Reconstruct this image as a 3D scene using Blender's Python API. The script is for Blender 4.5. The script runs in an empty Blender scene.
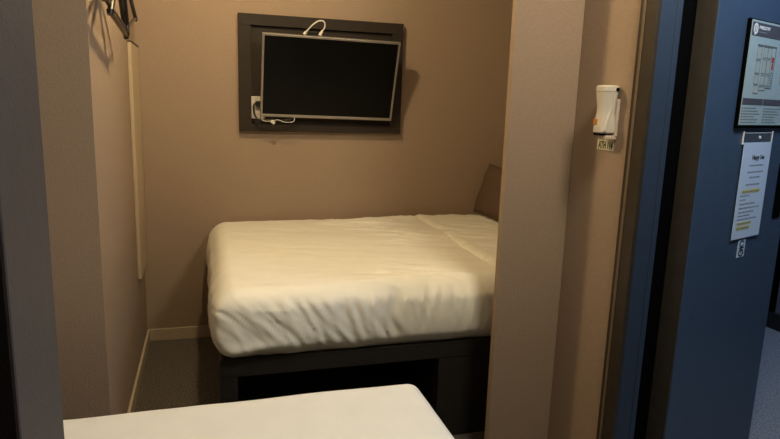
import bpy, bmesh, math, random
from mathutils import Vector, Matrix, noise
random.seed(7)
scene = bpy.context.scene
C = scene.collection
R = math.radians

# ------------------------------------------------------------------ materials
def mat(name, col, rough=0.6, metal=0.0, spec=0.4, noise_amt=0.0, noise_scale=40, bump=0.0, bump_scale=300,
        coat=0.0, alpha=1.0, detail=3.0, stretch=None):
    m = bpy.data.materials.new(name)
    m.use_nodes = True
    nt = m.node_tree
    b = nt.nodes['Principled BSDF']
    b.inputs['Base Color'].default_value = (*col, 1)
    b.inputs['Roughness'].default_value = rough
    b.inputs['Metallic'].default_value = metal
    b.inputs['Specular IOR Level'].default_value = spec
    b.inputs['Coat Weight'].default_value = coat
    b.inputs['Alpha'].default_value = alpha
    tc = nt.nodes.new('ShaderNodeTexCoord')
    src = tc.outputs['Object']
    if stretch:
        mp = nt.nodes.new('ShaderNodeMapping')
        mp.inputs['Scale'].default_value = stretch
        nt.links.new(src, mp.inputs['Vector'])
        src = mp.outputs['Vector']
    if noise_amt > 0:
        n = nt.nodes.new('ShaderNodeTexNoise')
        n.inputs['Scale'].default_value = noise_scale
        n.inputs['Detail'].default_value = detail
        nt.links.new(src, n.inputs['Vector'])
        r = nt.nodes.new('ShaderNodeValToRGB')
        r.color_ramp.elements[0].position = 0.3
        r.color_ramp.elements[1].position = 0.7
        r.color_ramp.elements[0].color = (*[c * (1 - noise_amt) for c in col], 1)
        r.color_ramp.elements[1].color = (*[min(1, c * (1 + noise_amt)) for c in col], 1)
        nt.links.new(n.outputs['Fac'], r.inputs['Fac'])
        nt.links.new(r.outputs['Color'], b.inputs['Base Color'])
    if bump > 0:
        n2 = nt.nodes.new('ShaderNodeTexNoise')
        n2.inputs['Scale'].default_value = bump_scale
        n2.inputs['Detail'].default_value = 4
        nt.links.new(src, n2.inputs['Vector'])
        bp = nt.nodes.new('ShaderNodeBump')
        bp.inputs['Strength'].default_value = bump
        bp.inputs['Distance'].default_value = 0.004
        nt.links.new(n2.outputs['Fac'], bp.inputs['Height'])
        nt.links.new(bp.outputs['Normal'], b.inputs['Normal'])
    return m

M = {}
M['wall'] = mat('beige_wallpaper', (.335, .250, .186), .85, spec=.2, noise_amt=.05, noise_scale=120, bump=.35, bump_scale=160)
M['wall_c'] = mat('corridor_wall_paint', (.10, .12, .15), .7, spec=.3, noise_amt=.05, bump=.1)
M['ceil'] = mat('ceiling_paint', (.24, .21, .17), .9, spec=.1, noise_amt=.03, bump=.1)
M['carpet'] = mat('room_carpet', (.135, .122, .108), .98, spec=.05, noise_amt=.65, noise_scale=150, bump=1.0, bump_scale=260)
M['carpet_c'] = mat('corridor_carpet', (.25, .27, .31), .98, spec=.05, noise_amt=.4, noise_scale=110, bump=1.0, bump_scale=200)
M['base'] = mat('cream_baseboard', (.50, .42, .32), .55, noise_amt=.04, bump=.05)
M['darkbase'] = mat('dark_baseboard', (.012, .012, .014), .5, noise_amt=.1)
M['cream'] = mat('cream_panel', (.50, .40, .275), .55, noise_amt=.02, bump=.04)
M['edge'] = mat('dark_seam', (.06, .045, .03), .7, noise_amt=.1)
M['tvpanel'] = mat('dark_brown_board', (.028, .021, .016), .6, spec=.2, noise_amt=.12, noise_scale=25, bump=.08, stretch=(1, 1, 8))
M['silver'] = mat('grey_bezel', (.32, .29, .26), .38, metal=.65, noise_amt=.03)
M['silver2'] = mat('bezel_lip', (.45, .41, .37), .3, metal=.8, noise_amt=.03)
M['screen'] = mat('black_screen', (.003, .003, .003), .3, spec=.12, noise_amt=.1)
M['blackplastic'] = mat('black_plastic', (.012, .011, .010), .45, noise_amt=.15)
M['gloss_black'] = mat('glossy_black_wood', (.012, .009, .007), .34, coat=.5, noise_amt=.25, noise_scale=30)
M['white_plastic'] = mat('white_plastic', (.58, .54, .49), .38, noise_amt=.02)
M['clear_plastic'] = mat('frosted_plastic', (.55, .46, .38), .2, noise_amt=.03)
M['orange'] = mat('orange_window', (.50, .20, .03), .3, noise_amt=.1)
M['cable_w'] = mat('white_cable', (.62, .58, .52), .5, noise_amt=.03)
M['sheet'] = mat('white_cotton', (.89, .87, .78), .5, spec=.45, noise_amt=.02, noise_scale=12, bump=.05, bump_scale=900)
def wrinkle_bump(m, dist=.010):
    nt = m.node_tree; b = nt.nodes['Principled BSDF']
    tc = nt.nodes.new('ShaderNodeTexCoord'); mp = nt.nodes.new('ShaderNodeMapping')
    mp.inputs['Scale'].default_value = (2.6, 11, 3.2); mp.inputs['Rotation'].default_value = (0, R(20), R(16))
    nz = nt.nodes.new('ShaderNodeTexNoise'); nz.noise_type = 'RIDGED_MULTIFRACTAL' if hasattr(nz, 'noise_type') else nz.noise_type
    nz.inputs['Scale'].default_value = 1.6; nz.inputs['Detail'].default_value = 3.5
    nz2 = nt.nodes.new('ShaderNodeTexNoise'); nz2.inputs['Scale'].default_value = 2.6; nz2.inputs['Detail'].default_value = 1
    mr = nt.nodes.new('ShaderNodeMapRange'); mr.inputs[1].default_value = .42; mr.inputs[2].default_value = .62
    mr.inputs[3].default_value = .15
    mu = nt.nodes.new('ShaderNodeMath'); mu.operation = 'MULTIPLY'
    bp = nt.nodes.new('ShaderNodeBump'); bp.inputs['Strength'].default_value = .55; bp.inputs['Distance'].default_value = dist
    nt.links.new(tc.outputs['Object'], mp.inputs['Vector']); nt.links.new(mp.outputs['Vector'], nz.inputs['Vector'])
    nt.links.new(tc.outputs['Object'], nz2.inputs['Vector']); nt.links.new(nz2.outputs['Fac'], mr.inputs[0])
    nt.links.new(nz.outputs['Fac'], mu.inputs[0]); nt.links.new(mr.outputs[0], mu.inputs[1])
    nt.links.new(mu.outputs[0], bp.inputs['Height']); nt.links.new(bp.outputs['Normal'], b.inputs['Normal'])
M['sheet_near'] = mat('smooth_white_cotton', (.80, .825, .845), .7, spec=.25, noise_amt=.02, noise_scale=12, bump=.05, bump_scale=900)
wrinkle_bump(M['sheet'])
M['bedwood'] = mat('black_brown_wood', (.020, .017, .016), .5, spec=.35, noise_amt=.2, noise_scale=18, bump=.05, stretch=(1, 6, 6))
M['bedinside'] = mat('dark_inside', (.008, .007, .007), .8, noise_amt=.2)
M['cushion'] = mat('brown_cushion_fabric', (.135, .088, .062), .95, spec=.1, noise_amt=.15, noise_scale=250, bump=.5, bump_scale=500)
M['pillar'] = mat('dark_grey_laminate', (.058, .053, .060), .6, spec=.3, noise_amt=.06, noise_scale=60, bump=.15, bump_scale=250)
M['trimdark'] = mat('dark_bronze_trim', (.036, .027, .018), .45, spec=.4, noise_amt=.12, noise_scale=30)
M['trimlight'] = mat('bronze_edge', (.15, .105, .065), .4, noise_amt=.05)
M['jamb'] = mat('grey_jamb_steel', (.026, .044, .080), .5, spec=.4, noise_amt=.06)
M['deep_black'] = mat('matte_black', (.001, .001, .0012), .9, spec=.05, noise_amt=.1)  # deep black for dark parts; also paints the shade in the hinge gap
M['door'] = mat('slate_door_laminate', (.046, .080, .140), .42, spec=.45, noise_amt=.04, noise_scale=30, bump=.04)
M['dooredge'] = mat('door_edge_brown', (.036, .030, .024), .5, noise_amt=.12, noise_scale=30)
M['plan_bg'] = mat('plan_pale_green', (.36, .46, .48), .5, noise_amt=.02)
M['plan_bar'] = mat('plan_dark_grey', (.080, .080, .098), .5, noise_amt=.05)
M['plan_line'] = mat('plan_line_grey', (.16, .18, .19), .6, noise_amt=.05)
M['plan_room'] = mat('plan_room_grey', (.37, .42, .41), .6, noise_amt=.03)
M['plan_red'] = mat('plan_red', (.40, .04, .04), .6, noise_amt=.05)
M['ink'] = mat('black_ink', (.015, .015, .025), .6, noise_amt=.05)
M['ink_soft'] = mat('grey_ink', (.22, .25, .32), .6, noise_amt=.05)
M['paper'] = mat('white_paper', (.56, .68, .86), .7, noise_amt=.02)
M['yellow'] = mat('yellow_highlighter', (.62, .56, .12), .6, noise_amt=.1)
M['holder'] = mat('clear_acrylic', (.10, .125, .16), .08, spec=.8, alpha=.55, noise_amt=.02)
M['logo_white'] = mat('logo_white', (.75, .78, .82), .5, noise_amt=.02)
M['tagcream'] = mat('cream_label', (.66, .62, .46), .6, noise_amt=.03)
M['tagink'] = mat('dark_green_ink', (.03, .055, .03), .6, noise_amt=.1)
M['steel'] = mat('brushed_steel', (.4, .38, .36), .3, metal=.9, noise_amt=.05)

# ------------------------------------------------------------------ helpers
class MB:
    """collects shapes in world coordinates; build() links them as one mesh"""
    def __init__(s):
        s.bm = bmesh.new()
    def box(s, lo, hi, bev=0.0, seg=2, xf=None):
        t = bmesh.new()
        bmesh.ops.create_cube(t, size=1)
        c = [(a + b) / 2 for a, b in zip(lo, hi)]
        d = [abs(b - a) for a, b in zip(lo, hi)]
        for v in t.verts:
            v.co = Vector((c[0] + v.co.x * d[0], c[1] + v.co.y * d[1], c[2] + v.co.z * d[2]))
        if bev > 0:
            bmesh.ops.bevel(t, geom=t.edges[:], offset=min(bev, min(d) * .49), segments=seg, profile=.5, affect='EDGES')
        s._add(t, xf)
        return s
    def _add(s, t, xf=None):
        if xf is not None:
            for v in t.verts:
                v.co = xf(v.co)
        me = bpy.data.meshes.new('tmp')
        t.to_mesh(me); t.free()
        s.bm.from_mesh(me)
        bpy.data.meshes.remove(me)
    def tube(s, pts, r, n=10, cap=True, xf=None, flat=None):
        pts = [Vector(p) for p in pts]
        rs = r if isinstance(r, (list, tuple)) else [r] * len(pts)
        t = bmesh.new(); rings = []
        up = Vector((0, 0, 1))
        d0 = (pts[1] - pts[0]).normalized()
        if abs(d0.dot(up)) > .95: up = Vector((1, 0, 0))
        nrm = (up - d0 * up.dot(d0)).normalized()
        for i, p in enumerate(pts):
            if i == 0: d = pts[1] - pts[0]
            elif i == len(pts) - 1: d = pts[-1] - pts[-2]
            else: d = (pts[i + 1] - pts[i]).normalized() + (pts[i] - pts[i - 1]).normalized()
            d.normalize()
            nrm = (nrm - d * nrm.dot(d)).normalized()
            bn = d.cross(nrm)
            f = flat if flat else 1.0
            rings.append([t.verts.new(p + (nrm * math.cos(k * 2 * math.pi / n) + bn * f * math.sin(k * 2 * math.pi / n)) * rs[i]) for k in range(n)])
        for a, b in zip(rings, rings[1:]):
            for k in range(n):
                t.faces.new((a[k], a[(k + 1) % n], b[(k + 1) % n], b[k]))
        if cap:
            t.faces.new(list(reversed(rings[0]))); t.faces.new(rings[-1])
        bmesh.ops.recalc_face_normals(t, faces=t.faces[:])
        s._add(t, xf)
        return s
    def loft(s, rings, cap=True, xf=None):
        t = bmesh.new()
        rr = [[t.verts.new(p) for p in ring] for ring in rings]
        n = len(rr[0])
        for a, b in zip(rr, rr[1:]):
            for k in range(n):
                t.faces.new((a[k], a[(k + 1) % n], b[(k + 1) % n], b[k]))
        if cap:
            t.faces.new(list(reversed(rr[0]))); t.faces.new(rr[-1])
        bmesh.ops.recalc_face_normals(t, faces=t.faces[:])
        s._add(t, xf)
        return s
    def poly(s, pts, thick, axis_vec):
        """extruded polygon"""
        t = bmesh.new()
        a = [t.verts.new(Vector(p)) for p in pts]
        f = t.faces.new(a)
        g = bmesh.ops.extrude_face_region(t, geom=[f])
        for v in g['geom']:
            if isinstance(v, bmesh.types.BMVert):
                v.co += Vector(axis_vec) * thick
        bmesh.ops.recalc_face_normals(t, faces=t.faces[:])
        s._add(t)
        return s
    def build(s, name, m, parent=None, smooth=None):
        org = Vector((0, 0, 0))
        if parent is not None:
            p = parent
            while p is not None:
                org += Vector(p.location); p = p.parent
        else:
            vs = s.bm.verts
            lo = Vector([min(v.co[i] for v in vs) for i in range(3)]); hi = Vector([max(v.co[i] for v in vs) for i in range(3)])
            org = Vector(((lo.x + hi.x) / 2, (lo.y + hi.y) / 2, lo.z))
        for v in s.bm.verts:
            v.co -= org
        me = bpy.data.meshes.new(name)
        s.bm.to_mesh(me); s.bm.free()
        me.materials.append(m)
        if smooth is not None:
            for p in me.polygons: p.use_smooth = True
            try: me.set_sharp_from_angle(angle=R(smooth))
            except Exception: pass
        o = bpy.data.objects.new(name, me)
        C.objects.link(o)
        if parent is not None: o.parent = parent
        else: o.location = org
        return o

def tag(o, label=None, cat=None, group=None, kind=None):
    if label: o['label'] = label
    if cat: o['category'] = cat
    if group: o['group'] = group
    if kind: o['kind'] = kind
    return o
def thing(name, loc, label, cat, group=None):
    o = bpy.data.objects.new(name, None)
    o.empty_display_size = .05
    o.location = loc
    C.objects.link(o)
    return tag(o, label, cat, group)
def struct(name, lo, hi, m, bev=0, label=None):
    o = MB().box(lo, hi, bev).build(name, m)
    tag(o, label, None, None, 'structure')
    return o

def text_mesh(body, size, m, name, parent, xf, width=None, bold=0.0):
    cu = bpy.data.curves.new('t', 'FONT')
    cu.body = body; cu.size = size; cu.extrude = .0003; cu.offset = bold
    cu.align_x = 'LEFT'; cu.resolution_u = 3
    o = bpy.data.objects.new('t', cu)
    C.objects.link(o)
    dg = bpy.context.evaluated_depsgraph_get()
    me = bpy.data.meshes.new_from_object(o.evaluated_get(dg))
    bpy.data.objects.remove(o)
    bm = bmesh.new(); bm.from_mesh(me); bpy.data.meshes.remove(me)
    if width and bm.verts:
        x0 = min(v.co.x for v in bm.verts); x1 = max(v.co.x for v in bm.verts)
        for v in bm.verts: v.co.x = (v.co.x - x0) * width / (x1 - x0)
    for v in bm.verts: v.co = xf(v.co)
    mb = MB(); mb.bm.free(); mb.bm = bm
    return mb.build(name, m, parent)

FAR = 3.346; LX = -.325; AY = 2.05; PX = .968; PY = 1.876; SX = 1.22; CH = 2.36

def merge_parts(dst, others):
    """print on a sheet: same part, several materials"""
    bm = bmesh.new(); bm.from_mesh(dst.data)
    mats = list(dst.data.materials)
    for o in others:
        k = len(mats); mats.append(o.data.materials[0]); n0 = len(bm.faces)
        bm.from_mesh(o.data); bm.faces.ensure_lookup_table()
        for f in bm.faces[n0:]: f.material_index = k
        bpy.data.objects.remove(o)
    for m_ in mats[len(dst.data.materials):]: dst.data.materials.append(m_)
    bm.to_mesh(dst.data); bm.free()

# ------------------------------------------------------------------ setting
struct('floor', (-1.75, -1.4, -.1), (1.30, 3.45, 0), M['carpet'], label='dark grey speckled room carpet')
struct('floor_corridor', (1.30, -1.4, -.1), (3.45, 3.45, 0), M['carpet_c'], label='blue grey corridor carpet')
struct('ceiling', (-1.75, -1.4, CH), (3.45, 3.45, CH + .1), M['ceil'])
struct('wall_back', (LX - .1, FAR, 0), (2.1, FAR + .1, CH), M['wall'])
struct('wall_left', (LX - .1, AY + .1, 0), (LX, FAR, CH), M['wall'])
struct('wall_alcove', (-1.75, AY, 0), (LX, AY + .1, CH), M['wall'])
struct('wall_alcove_end', (-1.75, -1.4, 0), (-1.65, AY, CH), M['wall'])
struct('wall_partition', (PX, PY, 0), (SX, PY + .03, CH), M['wall'], .003)
struct('wall_right', (SX, 1.57, 0), (1.38, PY + .05, CH), M['wall'])
struct('wall_bedside', (2.0, PY + .05, 0), (2.1, FAR, CH), M['wall'])
struct('wall_bedside_front', (1.38, PY - .02, 0), (2.1, PY + .05, CH), M['wall_c'])
struct('wall_rear', (-1.75, -1.4, 0), (3.45, -1.3, CH), M['wall_c'])
struct('wall_right_near', (SX, -1.3, 0), (1.38, .62, CH), M['wall'])
struct('wall_corridor', (3.33, -1.3, 0), (3.43, 3.35, CH), M['wall_c'])
struct('wall_corridor_back', (2.1, 3.35, 0), (3.43, 3.45, CH), M['wall_c'])
struct('baseboard_back', (LX, FAR - .012, 0), (2.0, FAR, .067), M['base'], .003)
struct('baseboard_left', (LX, AY + .0, 0), (LX + .012, FAR - .012, .067), M['base'], .003)
struct('baseboard_corridor', (3.31, -1.3, 0), (3.33, 3.35, .10), M['darkbase'], .003)
# door surround on the right wall
struct('trim_1', (SX - .012, 1.504, 0), (SX + .002, 1.578, CH), M['trimdark'], .002, 'dark bronze door casing')
struct('trim_2', (SX - .016, 1.552, 0), (SX - .010, 1.560, CH), M['trimlight'], .001, 'thin lighter bronze edge on the door casing')
struct('trim_3', (SX + .002, 1.505, 0), (SX + .055, 1.57, CH), M['jamb'], .002, 'slate grey door jamb')
struct('trim_4', (SX + .058, 1.508, 0), (SX + .078, 1.57, CH), M['jamb'], .003, 'slate grey door stop')
struct('trim_5', (SX + .078, 1.548, 0), (1.38, 1.57, CH), M['deep_black'], .002, 'hinge gap with its shade painted near black')  # near-black strip stands in for the shade inside the gap
struct('trim_6', (SX, .62, 0), (1.38, .66, CH), M['jamb'], .002, 'near side door jamb')
# near left dark wall end
struct('wall_front', (-1.65, .55, 0), (-.1585, .70, CH), M['pillar'], .003, label='dark grey wall end at the left edge')
struct('trim_7', (-.30, .53, 0), (-.175, .55, CH), M['trimdark'], .002, 'dark brown trim on the grey wall end')

# ------------------------------------------------------------------ door with notices
H0 = Vector((1.41, 1.50, 0)); da = R(70)
du = Vector((math.sin(da), math.cos(da), 0)); dn = Vector((math.cos(da), -math.sin(da), 0))
def DX(off=0.0):
    return lambda c: H0 + du * c.x + dn * (c.y + off) + Vector((0, 0, c.z))
dr = bpy.data.objects.new('door_1', None); C.objects.link(dr); dr.location = H0
tag(dr, 'slate blue grey door swung open into the corridor', None, None, 'structure')
MB().box((0.004, -.045, .01), (.665, 0, 2.1), .002, xf=DX()).build('door_leaf', M['door'], dr)
MB().box((-.003, -.062, .01), (.004, -.002, 2.1), .001, xf=DX()).build('door_edge', M['dooredge'], dr)
hd = MB().box((.565, 0, .93), (.625, .004, 1.13), .002, xf=DX())
hd.build('door_handle', M['deep_black'], dr)

def on_door(u, z): return H0 + du * u + dn * .0 + Vector((0, 0, z))
# evacuation plan board
pl = thing('evacuation_plan', on_door(.41, 1.253), 'framed floor plan board with dark header, mounted on the open blue door', 'sign')
U0, U1, Z0, Z1 = .184, .636, 1.253, 1.584
MB().box((U0, .0005, Z0), (U1, .012, Z1), .002, xf=DX()).build('plan_frame', M['deep_black'], pl)
_b = MB(); _b.box((U0 + .006, .012, Z0 + .010), (U1 - .006, .0135, Z1 - .004), 0, xf=DX()); plan_sheet = _b.build('plan_sheet', M['plan_bg'], pl)
hband = MB().box((U0 + .010, .0135, 1.534), (U1 - .008, .0142, 1.574), 0, xf=DX()).build('header_band', M['plan_bar'], pl)
em = MB()
cx, cz = .2165, 1.5545
n = 28
def ring2(mb, cx, cz, ro_x, ro_z, ri_x, ri_z, y0, y1, a0=0, a1=360, n=28, xf=None):
    pts_o = []; pts_i = []
    for k in range(n + 1):
        a = R(a0 + (a1 - a0) * k / n)
        pts_o.append((cx + ro_x * math.cos(a), cz + ro_z * math.sin(a)))
        pts_i.append((cx + ri_x * math.cos(a), cz + ri_z * math.sin(a)))
    t = bmesh.new()
    for k in range(n):
        q = [t.verts.new((p[0], y1, p[1])) for p in (pts_o[k], pts_o[k + 1], pts_i[k + 1], pts_i[k])]
        t.faces.new(q)
    bmesh.ops.remove_doubles(t, verts=t.verts[:], dist=1e-6)
    g = bmesh.ops.extrude_face_region(t, geom=t.faces[:])
    for v in g['geom']:
        if isinstance(v, bmesh.types.BMVert): v.co.y = y0
    bmesh.ops.recalc_face_normals(t, faces=t.faces[:])
    mb._add(t, xf)
ring2(em, cx, cz, .0145, .0165, .0085, .0095, .0142, .0150, xf=DX())
em.box((cx - .0035, .0142, cz - .006), (cx + .0035, .015, cz + .007), .001, xf=DX())
em.box((cx - .006, .0142, cz - .0185), (cx + .001, .015, cz - .012), .0008, xf=DX())
em.build('emblem', M['logo_white'], hband)
TX = lambda u, z, y: (lambda c: H0 + du * (u + c.x) + dn * (y + c.z) + Vector((0, 0, z + c.y)))
text_mesh('PHILLSTAY', .0135, M['logo_white'], 'header_text', hband, TX(.239, 1.5555, .0145), width=.075, bold=.0004)
b = MB()
for k in range(7): b.box((.240 + k * .008, .0142, 1.5455), (.246 + k * .008, .0147, 1.5485), 0, xf=DX())
b.build('header_subtitle', M['ink_soft'], hband)
text_mesh('FLOOR', .0150, M['logo_white'], 'floor_text', hband, TX(.405, 1.5480, .0145), width=.055, bold=.0004)
# the plan itself
rm = MB(); lines = MB()
def rect(u0, z0, u1, z1, w=.0016):
    lines.box((u0, .0140, z0), (u1, .0146, z0 + w), 0, xf=DX()); lines.box((u0, .0140, z1 - w), (u1, .0146, z1), 0, xf=DX())
    lines.box((u0, .0140, z0), (u0 + w, .0146, z1), 0, xf=DX()); lines.box((u1 - w, .0140, z0), (u1, .0146, z1), 0, xf=DX())
rows = [(.247, 1.466, .278, 1.506), (.247, 1.424, .278, 1.463), (.247, 1.390, .278, 1.421), (.252, 1.362, .285, 1.387),
        (.290, 1.472, .318, 1.506), (.321, 1.472, .349, 1.506), (.290, 1.424, .318, 1.468), (.321, 1.424, .349, 1.468),
        (.290, 1.388, .318, 1.420), (.321, 1.388, .349, 1.420), (.290, 1.372, .330, 1.385)]
for q in rows:
    rm.box((q[0], .0135, q[1]), (q[2], .0140, q[3]), 0, xf=DX()); rect(*q)
lines.box((.244, .0140, 1.508), (.378, .0148, 1.5115), 0, xf=DX()); lines.box((.374, .0140, 1.382), (.377, .0148, 1.5115), 0, xf=DX())
lines.box((.335, .0140, 1.380), (.377, .0148, 1.3835), 0, xf=DX())
for k in range(6): lines.box((.353, .0140, 1.388 + k * .008), (.372, .0146, 1.3895 + k * .008), 0, xf=DX())
for q in ((.43, 1.40, .48, 1.43), (.50, 1.40, .55, 1.43), (.43, 1.44, .48, 1.50), (.50, 1.44, .58, 1.50)):
    rm.box((q[0], .0135, q[1]), (q[2], .0140, q[3]), 0, xf=DX()); rect(*q)
merge_parts(plan_sheet, [rm.build('plan_rooms', M['plan_room'], pl), lines.build('plan_lines', M['plan_line'], pl)])
rd = MB()
rd.box((.355, .0140, 1.462), (.370, .0149, 1.478), .002, xf=DX()).box((.358, .0140, 1.440), (.368, .0149, 1.458), .002, xf=DX())
rd.build('location_mark', M['plan_red'], pl)
tb = MB()
tb.box((U0 + .010, .0135, 1.326), (.333, .0142, 1.346), 0, xf=DX()).box((.337, .0135, 1.326), (.480, .0142, 1.346), 0, xf=DX()).box((.484, .0135, 1.326), (U1 - .010, .0142, 1.346), 0, xf=DX())
tb.build('table_heading', M['plan_bar'], pl)
tl = MB()
for cu_, n_ in ((.192, 6), (.340, 6), (.487, 6)):
    for k in range(n_):
        w_ = random.uniform(.085, .135); x_ = cu_ + .004
        while x_ < cu_ + w_:
            s_ = random.uniform(.006, .018)
            tl.box((x_, .0135, 1.3135 - k * .0088), (x_ + s_, .0140, 1.3170 - k * .0088), 0, xf=DX()); x_ += s_ + .003
merge_parts(plan_sheet, [tl.build('table_text', M['plan_line'], pl)])

# paper notice hanging in a clear holder clip
hp = thing('sign_holder', on_door(.36, 1.20), 'clear plastic clip strip holding the paper notice on the open blue door', 'holder')
strip = MB().box((.256, .001, 1.203), (.463, .004, 1.238), .001, xf=DX()).build('clip_strip', M['holder'], hp)
e_ = MB()
e_.box((.253, .001, 1.200), (.257, .006, 1.243), .001, xf=DX()).box((.462, .001, 1.200), (.466, .006, 1.243), .001, xf=DX()).box((.256, .004, 1.2025), (.463, .0055, 1.2055), .0005, xf=DX()).box((.256, .004, 1.236), (.463, .005, 1.238), .0005, xf=DX())
e_.build('clip_rim', M['logo_white'], hp)
sc_ = MB().tube([(.372, .004, 1.222), (.372, .007, 1.222)], [.0055, .0045], 14, xf=DX())
sc_.build('screw', M['logo_white'], strip)
pn = thing('paper_notice', on_door(.36, .885), 'white printed paper notice with yellow highlighted lines, hung on the open blue door', 'notice')
notice_sheet = MB().box((.262, .0055, .884), (.463, .0068, 1.206), 0, xf=DX()).build('paper_sheet', M['paper'], pn)
text_mesh('Happy Use', .021, M['ink'], 'notice_title', pn, TX(.332, 1.150, .0070), width=.088, bold=.0006)
ln = MB()
def words(u0, u1, z, hgt=.0045):
    x = u0
    while x < u1 - .004:
        s_ = min(random.uniform(.008, .024), u1 - x)
        ln.box((x, .0068, z), (x + s_, .0073, z + hgt), 0, xf=DX()); x += s_ + .004
for z, a0, a1 in ((1.128, .318, .420), (1.106, .312, .424), (1.088, .330, .405), (1.064, .312, .410), (1.028, .285, .350),
                  (1.014, .285, .330), (1.000, .285, .400), (.986, .285, .430), (.972, .285, .395), (.960, .285, .370), (.948, .285, .420)):
    words(a0, a1, z)
merge_parts(notice_sheet, [ln.build('notice_lines', M['ink_soft'], pn)])
yl = MB()
yl.box((.291, .0068, 1.0385), (.418, .0074, 1.050), 0, xf=DX()).box((.285, .0068, .931), (.388, .0074, .9405), 0, xf=DX()).box((.285, .0068, .914), (.382, .0074, .926), 0, xf=DX())
yl_o = yl.build('highlighted_lines', M['yellow'], pn)
y2 = MB(); save = ln; ln = y2
for (z, a0, a1) in ((1.0415, .295, .412), (.934, .290, .380), (.918, .290, .372)):
    x = a0
    while x < a1 - .004:
        s_ = min(random.uniform(.006, .02), a1 - x); y2.box((x, .0074, z), (x + s_, .0078, z + .004), 0, xf=DX()); x += s_ + .003
merge_parts(notice_sheet, [yl_o, y2.build('highlighted_words', M['ink_soft'], pn)])
# small pictogram sticker
st = thing('door_sticker', on_door(.356, .814), 'small white pictogram sticker under the paper notice on the blue door', 'sticker')
MB().box((.329, .0005, .814), (.382, .002, .876), .0008, xf=DX()).build('sticker_plate', M['paper'], st)
g = MB()
ring2(g, .356, .861, .017, .012, .011, .0075, .002, .0026, 20, 340, xf=DX())
ring2(g, .356, .830, .018, .0135, .011, .008, .002, .0026, -150, 200, xf=DX())
g.box((.338, .002, .8450), (.374, .0026, .8490), 0, xf=DX()).box((.353, .002, .827), (.359, .0026, .842), 0, xf=DX())
g.build('sticker_symbols', M['ink'], st)
# corridor detail: a dark door leaf in the far corridor wall
struct('door_2', (3.318, 2.78, .0), (3.33, 3.3, 2.05), M['deep_black'], .002, 'dark door far along the corridor')

# ------------------------------------------------------------------ TV board, TV, socket, cables
bd = thing('mounting_board', (.605, FAR, 1.126), 'dark brown framed board fixed to the back wall behind the television', 'board')
bx0, bx1, bz0, bz1 = .167, 1.041, 1.126, 1.716
MB().box((bx0 + .02, FAR - .016, bz0 + .02), (bx1 - .02, FAR - .001, bz1 - .02), 0).build('back_board', M['tvpanel'], bd)
fr = MB()
yb0, yb1 = FAR - .036, FAR - .001
fr.box((bx0, yb0, bz1 - .056), (bx1, yb1, bz1), .0015).box((bx0, yb0, bz0), (bx1, yb1, bz0 + .04), .0015)
fr.box((bx0, yb0, bz0 + .04), (bx0 + .062, yb1, bz1 - .056), .0015).box((bx1 - .062, yb0, bz0 + .04), (bx1, yb1, bz1 - .056), .0015)
fr.build('board_frame', M['tvpanel'], bd)

tc = Vector((.6244, 3.216, 1.404)); ta = R(16.45)
Rm = Matrix.Rotation(R(-.43), 3, 'Z') @ Matrix.Rotation(ta, 3, 'X') @ Matrix.Rotation(R(.69), 3, 'Y')
TV = lambda c: tc + Rm @ Vector(c)
tv = thing('television', tc, 'flat black television with a thin grey bezel, tilted down on the dark board', 'television')
w, h = .3524, .2112
MB().box((-w + .004, .001, -h + .004), (w - .004, .030, h - .004), .004, xf=TV).build('rear_housing', M['blackplastic'], tv)
bz = MB()
bt = .011
bz.box((-w, -.004, h - bt), (w, .022, h), .002, xf=TV).box((-w, -.004, -h), (w, .022, -h + .015), .002, xf=TV)
bz.box((-w, -.004, -h + .015), (-w + bt, .022, h - bt), .002, xf=TV).box((w - bt, -.004, -h + .015), (w, .022, h - bt), .002, xf=TV)
bezel = bz.build('bezel', M['silver'], tv)
MB().box((-w + bt, -.001, -h + .015), (w - bt, .002, h - bt), 0, xf=TV).build('screen', M['screen'], tv)
MB().box((-.010, -.0046, -h + .005), (.010, -.0038, -h + .009), .0005, xf=TV).build('maker_mark', M['silver2'], bezel)
MB().box((-.17, .028, -.12), (.17, .055, .12), .008, xf=TV).build('rear_bulge', M['blackplastic'], tv)
ar = MB().tube([TV((0, .05, .06)), (.625, FAR - .018, 1.42)], .012, 12).box((.55, FAR - .026, 1.33), (.70, FAR - .015, 1.50), .003)
ar.tube([TV((0, .05, -.06)), (.625, FAR - .018, 1.38)], .012, 12)
ar.build('wall_bracket', M['blackplastic'], tv, 40)
# dark cable box peeking over the TV top
# white loop of cable behind TV top
def spline(pts, n=8):
    pts = [Vector(p) for p in pts]; out = []
    P_ = [pts[0]] + pts + [pts[-1]]
    for i in range(1, len(P_) - 2):
        for k in range(n):
            t = k / n
            a, b_, c, d = P_[i - 1], P_[i], P_[i + 1], P_[i + 2]
            out.append(.5 * ((2 * b_) + (-a + c) * t + (2 * a - 5 * b_ + 4 * c - d) * t * t + (-a + 3 * b_ - 3 * c + d) * t ** 3))
    out.append(pts[-1]); return out
ct = TV((-.16, .02, h))
cb = thing('cable', TV((-.16, .03, h + .002)), 'short white cable looping above the top edge of the television', 'cable')
def TT(x, y, z): return TV((-.147 + (x + .147) * .80, y, h + z * 1.06 + .003))
MB().tube(spline([TT(-.135, .026, .010), TT(-.118, .030, .024), TT(-.092, .034, .045), TT(-.060, .036, .062), TT(-.030, .034, .064), TT(-.018, .032, .052), TT(-.020, .030, .035), TT(-.032, .028, .018)]), .0036, 10).build('cord', M['cable_w'], cb, 60)
MB().tube([TT(-.147, .022, -.002), TT(-.140, .024, .006), TT(-.130, .028, .014)], [.0075, .0085, .0045], 12).build('connector', M['cable_w'], cb, 50)
MB().tube([TT(-.046, .024, -.002), TT(-.042, .026, .008), TT(-.031, .028, .022)], [.0095, .0085, .0042], 12).build('connector', M['cable_w'], cb, 50)
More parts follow.
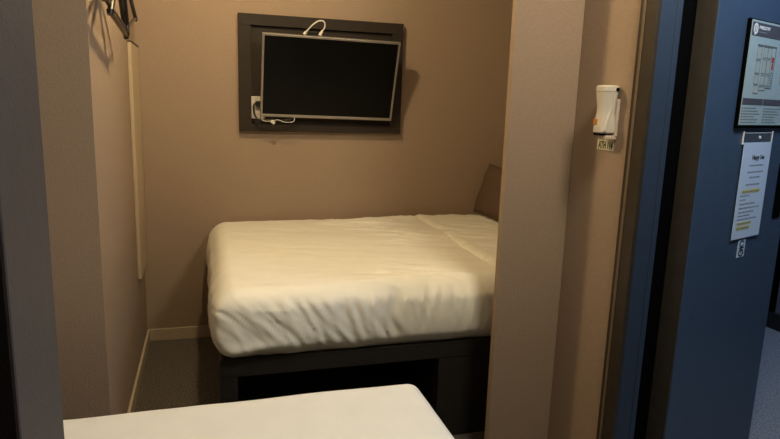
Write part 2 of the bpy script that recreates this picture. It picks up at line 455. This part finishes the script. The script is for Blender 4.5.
MB().box((-.125, .024, .0), (-.070, .030, .018), .002, xf=lambda c: TV((c[0], c[1], h + c[2]))).build('cable_clip', M['blackplastic'], cb)
# socket plate
so = thing('wall_socket', (.262, FAR - .016, 1.19), 'white wall socket plate behind the lower left corner of the television', 'socket')
MB().box((.226, FAR - .024, 1.192), (.298, FAR - .0165, 1.306), .003).build('socket_plate', M['white_plastic'], so)
MB().box((.246, FAR - .027, 1.215), (.280, FAR - .0235, 1.285), .003).build('socket_insert', M['white_plastic'], so)
bc = thing('cable.001', (.262, FAR - .05, 1.20), 'black power cable running from the white socket under the television', 'cable')
bp_ = [(.262, FAR - .030, 1.268), (.252, FAR - .050, 1.272), (.240, FAR - .060, 1.262), (.238, FAR - .062, 1.240), (.242, FAR - .066, 1.215),
       (.256, FAR - .075, 1.192), (.285, FAR - .08, 1.186), (.330, FAR - .085, 1.190), (.37, FAR - .08, 1.186), (.42, FAR - .075, 1.192), (.46, FAR - .06, 1.215)]
MB().tube(spline(bp_), .0052, 10).build('cord', M['blackplastic'], bc, 60)
MB().box((.250, FAR - .050, 1.255), (.276, FAR - .0275, 1.284), .004).build('plug', M['blackplastic'], bc)
MB().box((-.011, -.003, -.008), (.011, .003, .008), .001, xf=lambda c: Vector((.332, FAR - .096, 1.178)) + Matrix.Rotation(R(38), 3, 'Y') @ Vector(c)).build('cable_tag', M['cable_w'], bc)
wc = thing('cable.002', (.36, FAR - .09, 1.18), 'thin white cable sagging under the lower edge of the television', 'cable')
MB().tube(spline([(.285, FAR - .06, 1.215), (.278, FAR - .088, 1.190), (.300, FAR - .096, 1.182), (.335, FAR - .098, 1.186), (.360, FAR - .098, 1.190), (.385, FAR - .10, 1.181), (.415, FAR - .10, 1.179), (.440, FAR - .095, 1.186), (.448, FAR - .06, 1.215)]), .0020, 8).build('cord', M['cable_w'], wc, 60)

# ------------------------------------------------------------------ cream panel on the left wall
pa = thing('wall_panel', (LX, 3.19, .437), 'tall narrow cream panel on the left wall beside the room corner', 'panel')
MB().box((LX + .0005, 3.02, .437), (LX + .016, FAR - .004, 1.524), .002).build('panel_board', M['cream'], pa)
MB().box((LX + .0005, 3.018, 1.524), (LX + .018, FAR - .004, 1.530), .001).build('top_edge', M['edge'], pa)

# ------------------------------------------------------------------ coat hook and hangers
HK = Vector((-.262, 2.30, 1.74))
hk = thing('coat_hook', (LX, 2.30, 1.70), 'dark metal coat hook on the left wall carrying the hangers', 'hook')
MB().box((LX + .0005, 2.27, 1.70), (LX + .008, 2.33, 1.80), .003).build('hook_plate', M['gloss_black'], hk)
MB().tube(spline([(LX + .006, 2.30, 1.755), (LX + .035, 2.30, 1.742), HK + Vector((0, 0, -.004)), HK + Vector((.014, 0, .008)), HK + Vector((.016, 0, .026))]), .006, 10).build('hook_arm', M['gloss_black'], hk, 50)
def hanger_parts(root, A, B, N, thick):
    # A, B lower bar ends, N neck top (all in world, root at HK)
    A, B, N = Vector(A), Vector(B), Vector(N)
    arm = MB()
    arm.tube(spline([A, A.lerp(N, .45) + Vector((0, 0, .012)), N.lerp(A, .12) + Vector((0, 0, .006)), N, N.lerp(B, .12) + Vector((0, 0, .006)), B.lerp(N, .45) + Vector((0, 0, .012)), B]), thick, 10, flat=1.0)
    arm.build('shoulder', M['gloss_black'], root, 60)
    bar = MB().tube([A, A.lerp(B, .5), B], thick * .85, 10).build('bar', M['gloss_black'], root, 60)
    k = MB().tube([B + Vector((0, 0, .004)), B + (B - A).normalized() * .006 + Vector((0, 0, -.012))], [thick * 1.1, thick * .8], 10)
    k.build('end_cap', M['gloss_black'], bar, 60)
    k2 = MB().tube([A + Vector((0, 0, .004)), A + (A - B).normalized() * .004 + Vector((0, 0, -.010))], [thick * 1.2, thick * .9], 10)
    k2.build('end_cap', M['gloss_black'], bar, 60)
    top = HK
    hkp = spline([N, N.lerp(top, .45), top + Vector((.0, -.012, -.006)), top + Vector((0, -.010, .012)), top + Vector((0, .004, .016)), top + Vector((0, .012, .006))])
    MB().tube(hkp, .0028, 8).build('hook', M['steel'], root, 60)
specs = [((-.268, 2.10, 1.541), (-.260, 2.40, 1.500), (-.262, 2.27, 1.665), .0098, 'glossy black clothes hanger with the longest lower bar, lowest on the left wall hook'),
         ((-.275, 2.04, 1.572), (-.255, 2.40, 1.512), (-.262, 2.28, 1.680), .0078, 'glossy black clothes hanger behind the lowest one, closest to the left wall'),
         ((-.250, 2.36, 1.525), (-.238, 2.52, 1.572), (-.254, 2.31, 1.690), .0072, 'glossy black clothes hanger tipped toward the back wall, rightmost on the hook')]
for (A, B, N, t_, lab) in specs:
    hr = thing('clothes_hanger', HK, lab, 'hanger', 'clothes hangers on the left wall hook')
    hanger_parts(hr, A, B, N, t_)

# ------------------------------------------------------------------ emergency torch and tag on right wall
tq = thing('emergency_flashlight', (SX, 1.715, 1.222), 'white emergency flashlight clipped to the right wall beside the door frame', 'flashlight')
prof = [(1.2245, .022, .026), (1.228, .026, .032), (1.240, .026, .032), (1.262, .0245, .0300), (1.285, .0215, .0265), (1.310, .0220, .0270), (1.335, .0250, .0305), (1.352, .0265, .0325), (1.3525, .0275, .0335), (1.366, .0275, .0335), (1.370, .024, .030)]
FX, FY = SX - .029, 1.670
rings = []
for z, a_, b_ in prof:
    ring_ = []
    for k in range(32):
        t = 2 * math.pi * k / 32
        cs, sn = math.cos(t), math.sin(t)
        e = .62
        ring_.append(Vector((FX + a_ * math.copysign(abs(cs) ** e, cs), FY + b_ * math.copysign(abs(sn) ** e, sn), z)))
    rings.append(ring_)
torch = MB().loft(rings).build('body', M['white_plastic'], tq, 35)
hb = MB().box((SX - .012, FY - .032, 1.215), (SX - .0005, FY + .026, 1.330), .003).box((SX - .040, FY - .030, 1.205), (SX - .0005, FY + .012, 1.219), .004)
hb.build('wall_holder', M['clear_plastic'], tq)
cl = MB()
cl.tube(spline([(FX + .008, FY - .0330, 1.350), (FX + .006, FY - .0310, 1.330), (FX + .002, FY - .0285, 1.305), (FX - .006, FY - .0280, 1.280), (FX - .013, FY - .0290, 1.255), (FX - .017, FY - .0300, 1.232)]), .0042, 10)
cl.build('grip_rib', M['white_plastic'], torch, 60)
MB().box((FX - .0265, FY + .002, 1.250), (FX - .0235, FY + .022, 1.268), .001).build('indicator_window', M['orange'], torch)
MB().tube([(FX + .012, FY - .031, 1.358), (FX + .012, FY - .0355, 1.358)], .0055, 14).build('side_button', M['deep_black'], torch)
MB().box((FX - .022, FY - .010, 1.2175), (FX + .004, FY + .024, 1.2255), .003).build('base_slot', M['deep_black'], torch)
lb = thing('wall_label', (SX, 1.693, 1.170), 'small cream label with dark lettering under the white flashlight', 'label')
MB().box((SX - .002, 1.652, 1.170), (SX - .0005, 1.736, 1.205), .0005).build('label_plate', M['tagcream'], lb)
WX = lambda c: Vector((SX - .0021 - c.z, 1.729 - c.x, 1.1755 + c.y))
text_mesh('ATH 114', .031, M['tagink'], 'label_text', lb, WX, width=.074, bold=.0013)

# ------------------------------------------------------------------ mattresses
def smooth(a, b, x):
    t = max(0, min(1, (x - a) / (b - a))); return t * t * (3 - 2 * t)
def rounded(lo, hi, r, step, disp):
    bm = bmesh.new()
    nx = max(2, int((hi[0] - lo[0]) / step)); ny = max(2, int((hi[1] - lo[1]) / step)); nz = max(2, int((hi[2] - lo[2]) / (step * .8)))
    def grid(f, na, nb):
        vs = [[bm.verts.new(f(i / na, j / nb)) for j in range(nb + 1)] for i in range(na + 1)]
        for i in range(na):
            for j in range(nb):
                bm.faces.new((vs[i][j], vs[i + 1][j], vs[i + 1][j + 1], vs[i][j + 1]))
    L = lambda a, b, t: a + (b - a) * t
    grid(lambda u, v: (L(lo[0], hi[0], u), L(lo[1], hi[1], v), hi[2]), nx, ny)
    grid(lambda u, v: (L(lo[0], hi[0], u), L(lo[1], hi[1], v), lo[2]), nx, ny)
    grid(lambda u, v: (L(lo[0], hi[0], u), lo[1], L(lo[2], hi[2], v)), nx, nz)
    grid(lambda u, v: (L(lo[0], hi[0], u), hi[1], L(lo[2], hi[2], v)), nx, nz)
    grid(lambda u, v: (lo[0], L(lo[1], hi[1], u), L(lo[2], hi[2], v)), ny, nz)
    grid(lambda u, v: (hi[0], L(lo[1], hi[1], u), L(lo[2], hi[2], v)), ny, nz)
    bmesh.ops.remove_doubles(bm, verts=bm.verts[:], dist=1e-5)
    bmesh.ops.recalc_face_normals(bm, faces=bm.faces[:])
    rx, ry, rz = r
    for v in bm.verts:
        p = v.co
        q = Vector((max(lo[0] + rx, min(hi[0] - rx, p.x)), max(lo[1] + ry, min(hi[1] - ry, p.y)), max(lo[2] + rz, min(hi[2] - rz, p.z))))
        d = p - q
        s = Vector((d.x / rx, d.y / ry, d.z / rz))
        l = s.length
        if l > 1e-9:
            s /= l
            v.co = q + Vector((s.x * rx, s.y * ry, s.z * rz))
        nn = s if l > 1e-9 else Vector((0, 0, 1))
        v.co = v.co + disp(v.co.copy(), nn)
    return bm

N3 = lambda x, y, z: noise.noise(Vector((x, y, z)))
def ridge(x):  # sharp creases from noise
    return 1 - abs(x) * 2
FLO = (.022, 2.050, .396); FHI = (1.97, 3.33, .652)
def far_disp(p, n):
    d = Vector((0, 0, 0))
    t = (p.z - FLO[2]) / (FHI[2] - FLO[2])         # 0 bottom .. 1 top
    side = smooth(.15, .75, -n.y)                   # front face
    lside = smooth(.15, .75, -n.x)
    top = smooth(.4, .9, n.z)
    # gentle crown
    if n.z > .2:
        d.z += .012 * math.sin(math.pi * max(0, min(1, (p.y - FLO[1]) / (FHI[1] - FLO[1])))) * top
    # front folds: slanting drapes that fan toward the corners
    if side > 0:
        u = p.x
        k = .16 - .20 * smooth(0, 1.0, u)
        sl = u + k * t + .025 * N3(u * 3, t * 1.6, 7)
        env = smooth(-.05, .35, t) * smooth(1.02, .70, t)
        m = .35 + .9 * smooth(-.25, .35, N3(sl * 3.2, t * .8, 2))
        f1 = ridge(N3(sl * 15, t * .5, 1.3)) - .5
        f2 = ridge(N3(sl * 31 + 5, t * .8, 4.4)) - .5
        f3 = ridge(N3((sl + .10 * t) * 52 + 9, t * 1.4, 8.4)) - .5
        d.y -= side * env * m * (.0050 * f1 + .0075 * f2 + .0055 * f3)
        d.y -= side * .022 * math.sin(math.pi * t) - side * .014 * smooth(.25, 0, t)
        d.z -= side * .010 * N3(u * 9, 2.2, 5) * smooth(.35, 0, t)
    if lside > 0:
        u = p.y
        slant = u + (t - .5) * .1
        f = N3(slant * 13, t * 1.0, 21) + .5 * N3(slant * 30, t * 1.2, 24)
        d.x -= lside * .014 * math.sin(math.pi * min(1, max(0, .1 + t * .85))) * f
        d.x -= lside * .026 * math.sin(math.pi * t)
    # corner gather at front left bottom
    cd = math.hypot(p.x - FLO[0], p.y - FLO[1])
    if cd < .35 and t < .75:
        k = smooth(.35, .02, cd)
        ang = math.atan2(p.z - .66, p.x - FLO[0] + (p.y - FLO[1]) * .6 + .02)
        g = N3(ang * 9, cd * 3, 31)
        d.y -= k * .008 * g; d.x -= k * .006 * g
        roll = math.exp(-((t - .14 - .5 * max(0, p.x - FLO[0])) / .10) ** 2)
        d.y -= k * .018 * roll; d.x += k * .004 * roll
    if top > 0:
        # long shallow tension wrinkles running from head to foot on top
        a = p.y + .28 * p.x
        w1 = N3(p.x * 2.2 + p.y * 1.2, a * 15, 2.0)
        w2 = N3(p.x * 4.5 + 3, a * 28, 6.0)
        m1 = smooth(-.25, .45, N3(p.x * 2.1, p.y * 2.3, 12)) * smooth(.25, .9, p.x)
        d.z += top * (.008 * w1 * (.35 + m1) + .006 * w2 * m1)
        cr = ridge(N3(p.x * 3.1 + 8, a * 11, 15))
        d.z += top * .012 * max(0, cr - .6) / .4 * m1
        cr2 = ridge(N3(p.x * 4.6 + 18, a * 24, 25))
        d.z += top * .008 * max(0, cr2 - .55) / .45 * (m1 + .15)
        d.z += top * .006 * N3(p.x * 1.4, p.y * 1.6, 40)
    return d
bed1 = thing('bed', (1.0, 2.70, 0), 'far bed with wrinkled white cover on a dark open base, against the back wall', 'bed')
mb = MB(); mb.bm.free(); mb.bm = rounded(FLO, FHI, (.065, .065, .070), .009, far_disp)
mb.build('mattress', M['sheet'], bed1, 180)
# turned-back cover layer near the head end
def cover():
    bm = bmesh.new()
    nx, ns = 70, 130
    # profile along y: front side from z low to top then to back
    grid_ = []
    for i in range(nx + 1):
        row = []
        fx = i / nx
        for j in range(ns + 1):
            s = j / ns
            # path in (y,z): up the front skirt, round the edge, along the top, slightly down at back
            yf, zt, r = FLO[1] - .020, FHI[2] + .000, .10
            Ls, La, Lt = .10, math.pi / 2 * r, (FHI[1] - .05) - (yf + r)
            tot = Ls + La + Lt
            q = s * tot
            if q < Ls: y, z, nn = yf - .012 * math.sin(math.pi * (q / Ls) * .5 + .8), zt - r - Ls + q, (0, -1, 0)
            elif q < Ls + La:
                a = (q - Ls) / r
                y, z = yf + r - r * math.cos(a), zt - r + r * math.sin(a); nn = (0, -math.cos(a), math.sin(a))
                y -= .012 * math.cos(a) ** 2
            else:
                y, z, nn = yf + r + (q - Ls - La), zt, (0, 0, 1)
            x0 = 1.085 + .03 * (y - 2.05) + .018 * N3(y * 2.5, z, 3) + .006 * N3(y * 9, z * 9, 5)
            x = x0 + fx * (1.955 - x0)
            topness = nn[2]
            hgt = .009 * smooth(0, .05, fx) + .004 * math.exp(-((fx - .05) / .04) ** 2)
            hgt += .007 * (ridge(N3(x * 3, (y + .5 * x) * 10, z * 6 + 8)) - .5) + .006 * (ridge(N3(x * 5, (y + .4 * x) * 24, z * 10 + 1)) - .5)
            hgt += .012 * math.sin(math.pi * max(0, min(1, (y - FLO[1]) / (FHI[1] - FLO[1])))) * topness
            if fx == 0: hgt = -.010
            row.append(bm.verts.new((x, y + nn[1] * hgt, z + nn[2] * hgt)))
        grid_.append(row)
    for i in range(nx):
        for j in range(ns):
            bm.faces.new((grid_[i][j], grid_[i + 1][j], grid_[i + 1][j + 1], grid_[i][j + 1]))
    bmesh.ops.recalc_face_normals(bm, faces=bm.faces[:])
    return bm
mb = MB(); mb.bm.free(); mb.bm = cover()
mb.build('turned_back_cover', M['sheet'], bed1, 180)
fr1 = MB()
fr1.box((.028, 2.072, .336), (1.98, 2.115, .402), .003)
fr1.build('front_rail', M['bedwood'], bed1)
MB().box((.028, 2.115, .02), (.062, 3.33, .402), .003).build('end_panel', M['bedwood'], bed1)
MB().box((.028, 2.075, 0), (.086, 2.115, .336), .003).build('leg', M['bedwood'], bed1)
MB().box((.840, 2.075, 0), (1.98, 2.115, .336), .003).build('front_panel', M['bedwood'], bed1)
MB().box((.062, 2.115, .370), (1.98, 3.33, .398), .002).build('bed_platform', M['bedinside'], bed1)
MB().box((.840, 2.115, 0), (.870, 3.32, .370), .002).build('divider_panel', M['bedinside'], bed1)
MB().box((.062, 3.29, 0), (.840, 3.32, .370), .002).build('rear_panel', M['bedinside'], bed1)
MB().box((1.95, 2.115, 0), (1.98, 3.33, .370), .002).build('end_panel', M['bedwood'], bed1)

# near bed (lies along the alcove)
NLO = (-1.50, .745, .24); NHI = (.604, 1.672, .462)
def near_disp(p, n):
    d = Vector((0, 0, 0)); top = smooth(.4, .9, n.z)
    t = (p.z - NLO[2]) / (NHI[2] - NLO[2])
    if top > 0:
        d.z += top * (.0035 * N3(p.x * 2.0, p.y * 2.4, 50) + .0028 * N3(p.x * 9 + p.y * 4, p.y * 3, 53) * smooth(.3, -.3, p.x))
        d.z += top * .0025 * N3(p.x * 5, p.y * 14, 57)
    sd = 1 - abs(n.z)
    if sd > .3:
        d += Vector((n.x, n.y, 0)) * (.006 * N3(p.x * 14, p.y * 14, t * 1.2) * smooth(0, .5, 1 - t) + .008 * math.sin(math.pi * t))
    # soft wave of the far edge
    d.y += smooth(.3, .9, n.y) * .005 * N3(p.x * 7, 3, 3)
    return d
bed2 = thing('bed', (-.45, 1.22, 0), 'near bed with smooth white sheet, only its corner in view at the bottom', 'bed')
mb = MB(); mb.bm.free(); mb.bm = rounded(NLO, NHI, (.035, .035, .035), .016, near_disp)
mb.build('mattress', M['sheet_near'], bed2, 180)
MB().box((-1.48, .765, .05), (.575, 1.65, .245), .004).build('bed_base', M['bedwood'], bed2)
for lx in (-1.40, .48):
    for ly in (.83, 1.57):
        MB().box((lx, ly, 0), (lx + .05, ly + .05, .052), .003).build('leg', M['bedwood'], bed2)

# cushion leaning against the head-end wall
cs_ = thing('cushion', (1.68, 3.02, .66), 'dark brown cushion leaning at the head of the far bed', 'cushion')
def cushion():
    bm = bmesh.new(); n = 36
    W_, H_, T_ = .26, .150, .045
    def pt(i, j, sgn):
        u = -1 + 2 * i / n; v = -1 + 2 * j / n
        e = (1 - abs(u) ** 3.2) * (1 - abs(v) ** 3.2)
        pinch = 1 - .07 * (abs(u) ** 2 * (1 - abs(v) ** 2) * 0 + (1 - abs(v) ** 2) * abs(u) ** 6) 
        pinch2 = 1 - .07 * (1 - abs(u) ** 2) * abs(v) ** 6
        return Vector((u * W_ * pinch, sgn * T_ * e ** .55 + .004 * N3(u * 3, v * 3, sgn), v * H_ * pinch2))
    vs = {}
    for sgn in (1, -1):
        for i in range(n + 1):
            for j in range(n + 1):
                vs[sgn, i, j] = bm.verts.new(pt(i, j, sgn))
        for i in range(n):
            for j in range(n):
                bm.faces.new((vs[sgn, i, j], vs[sgn, i + 1, j], vs[sgn, i + 1, j + 1], vs[sgn, i, j + 1]))
    bmesh.ops.remove_doubles(bm, verts=bm.verts[:], dist=.0045)
    bmesh.ops.recalc_face_normals(bm, faces=bm.faces[:])
    # local: u along world Y, v up, thickness along X ; lean back toward +X
    Mx = Matrix.Translation((1.555, 3.05, .818)) @ Matrix.Rotation(R(17), 4, 'Y') @ Matrix.Rotation(R(90), 4, 'Z')
    for v in bm.verts: v.co = Mx @ v.co
    return bm
mb = MB(); mb.bm.free(); mb.bm = cushion()
mb.build('cushion_body', M['cushion'], cs_, 180)

# ------------------------------------------------------------------ lights
def area(name, loc, target, size, energy, col, shape='DISK', sy=None, spread=180):
    l = bpy.data.lights.new(name, 'AREA'); l.shape = shape; l.size = size
    if sy: l.size_y = sy
    l.energy = energy; l.color = col; l.spread = R(spread)
    o = bpy.data.objects.new(name, l); C.objects.link(o); o.location = loc
    d = Vector(target) - Vector(loc)
    o.rotation_euler = d.to_track_quat('-Z', 'Y').to_euler()
    return o
WARM = (1.0, .77, .43)
def point(name, loc, rad, energy, col):
    l = bpy.data.lights.new(name, 'POINT'); l.shadow_soft_size = rad; l.energy = energy; l.color = col
    o = bpy.data.objects.new(name, l); C.objects.link(o); o.location = loc
    return o
point('room_lamp', (.20, 2.31, CH - .09), .05, 43, WARM)
point('alcove_fill', (-.60, 1.05, CH - .12), .10, 9, (1.0, .82, .50))  # added fill light to brighten the alcove wall, no fixture there
point('entry_lamp', (1.0, .80, CH - .12), .18, 56, (1.0, .88, .66))
point('corridor_lamp', (1.85, .95, CH - .12), .10, 26, (.36, .62, 1.0))
area('corridor_panel_far', (2.8, 2.4, CH - .02), (2.8, 2.4, 0), .5, 8, (.42, .64, 1.0), 'SQUARE')
wd = bpy.data.worlds.new('World'); scene.world = wd; wd.use_nodes = True
wd.node_tree.nodes['Background'].inputs[0].default_value = (.5, .6, .8, 1)
wd.node_tree.nodes['Background'].inputs[1].default_value = .02

# ------------------------------------------------------------------ camera
cd_ = bpy.data.cameras.new('camera'); cam = bpy.data.objects.new('camera', cd_); C.objects.link(cam)
cd_.sensor_fit = 'HORIZONTAL'; cd_.sensor_width = 36; cd_.lens = 615 / 780 * 36
cd_.clip_start = .02
pitch, yaw, roll = .189037, .2926646, .031705
F = Vector((math.sin(yaw) * math.cos(pitch), math.cos(yaw) * math.cos(pitch), -math.sin(pitch)))
Rr = Vector((math.cos(yaw), -math.sin(yaw), 0)); Uu = Rr.cross(F)
R2 = Rr * math.cos(roll) + Uu * math.sin(roll); U2 = -Rr * math.sin(roll) + Uu * math.cos(roll)
mt = Matrix((R2, U2, -F)).transposed().to_4x4(); mt.translation = Vector((0, 0, 1.3))
cam.matrix_world = mt
scene.camera = cam
scene.view_settings.view_transform = 'Standard'
scene.view_settings.look = 'None'
scene.view_settings.exposure = 0
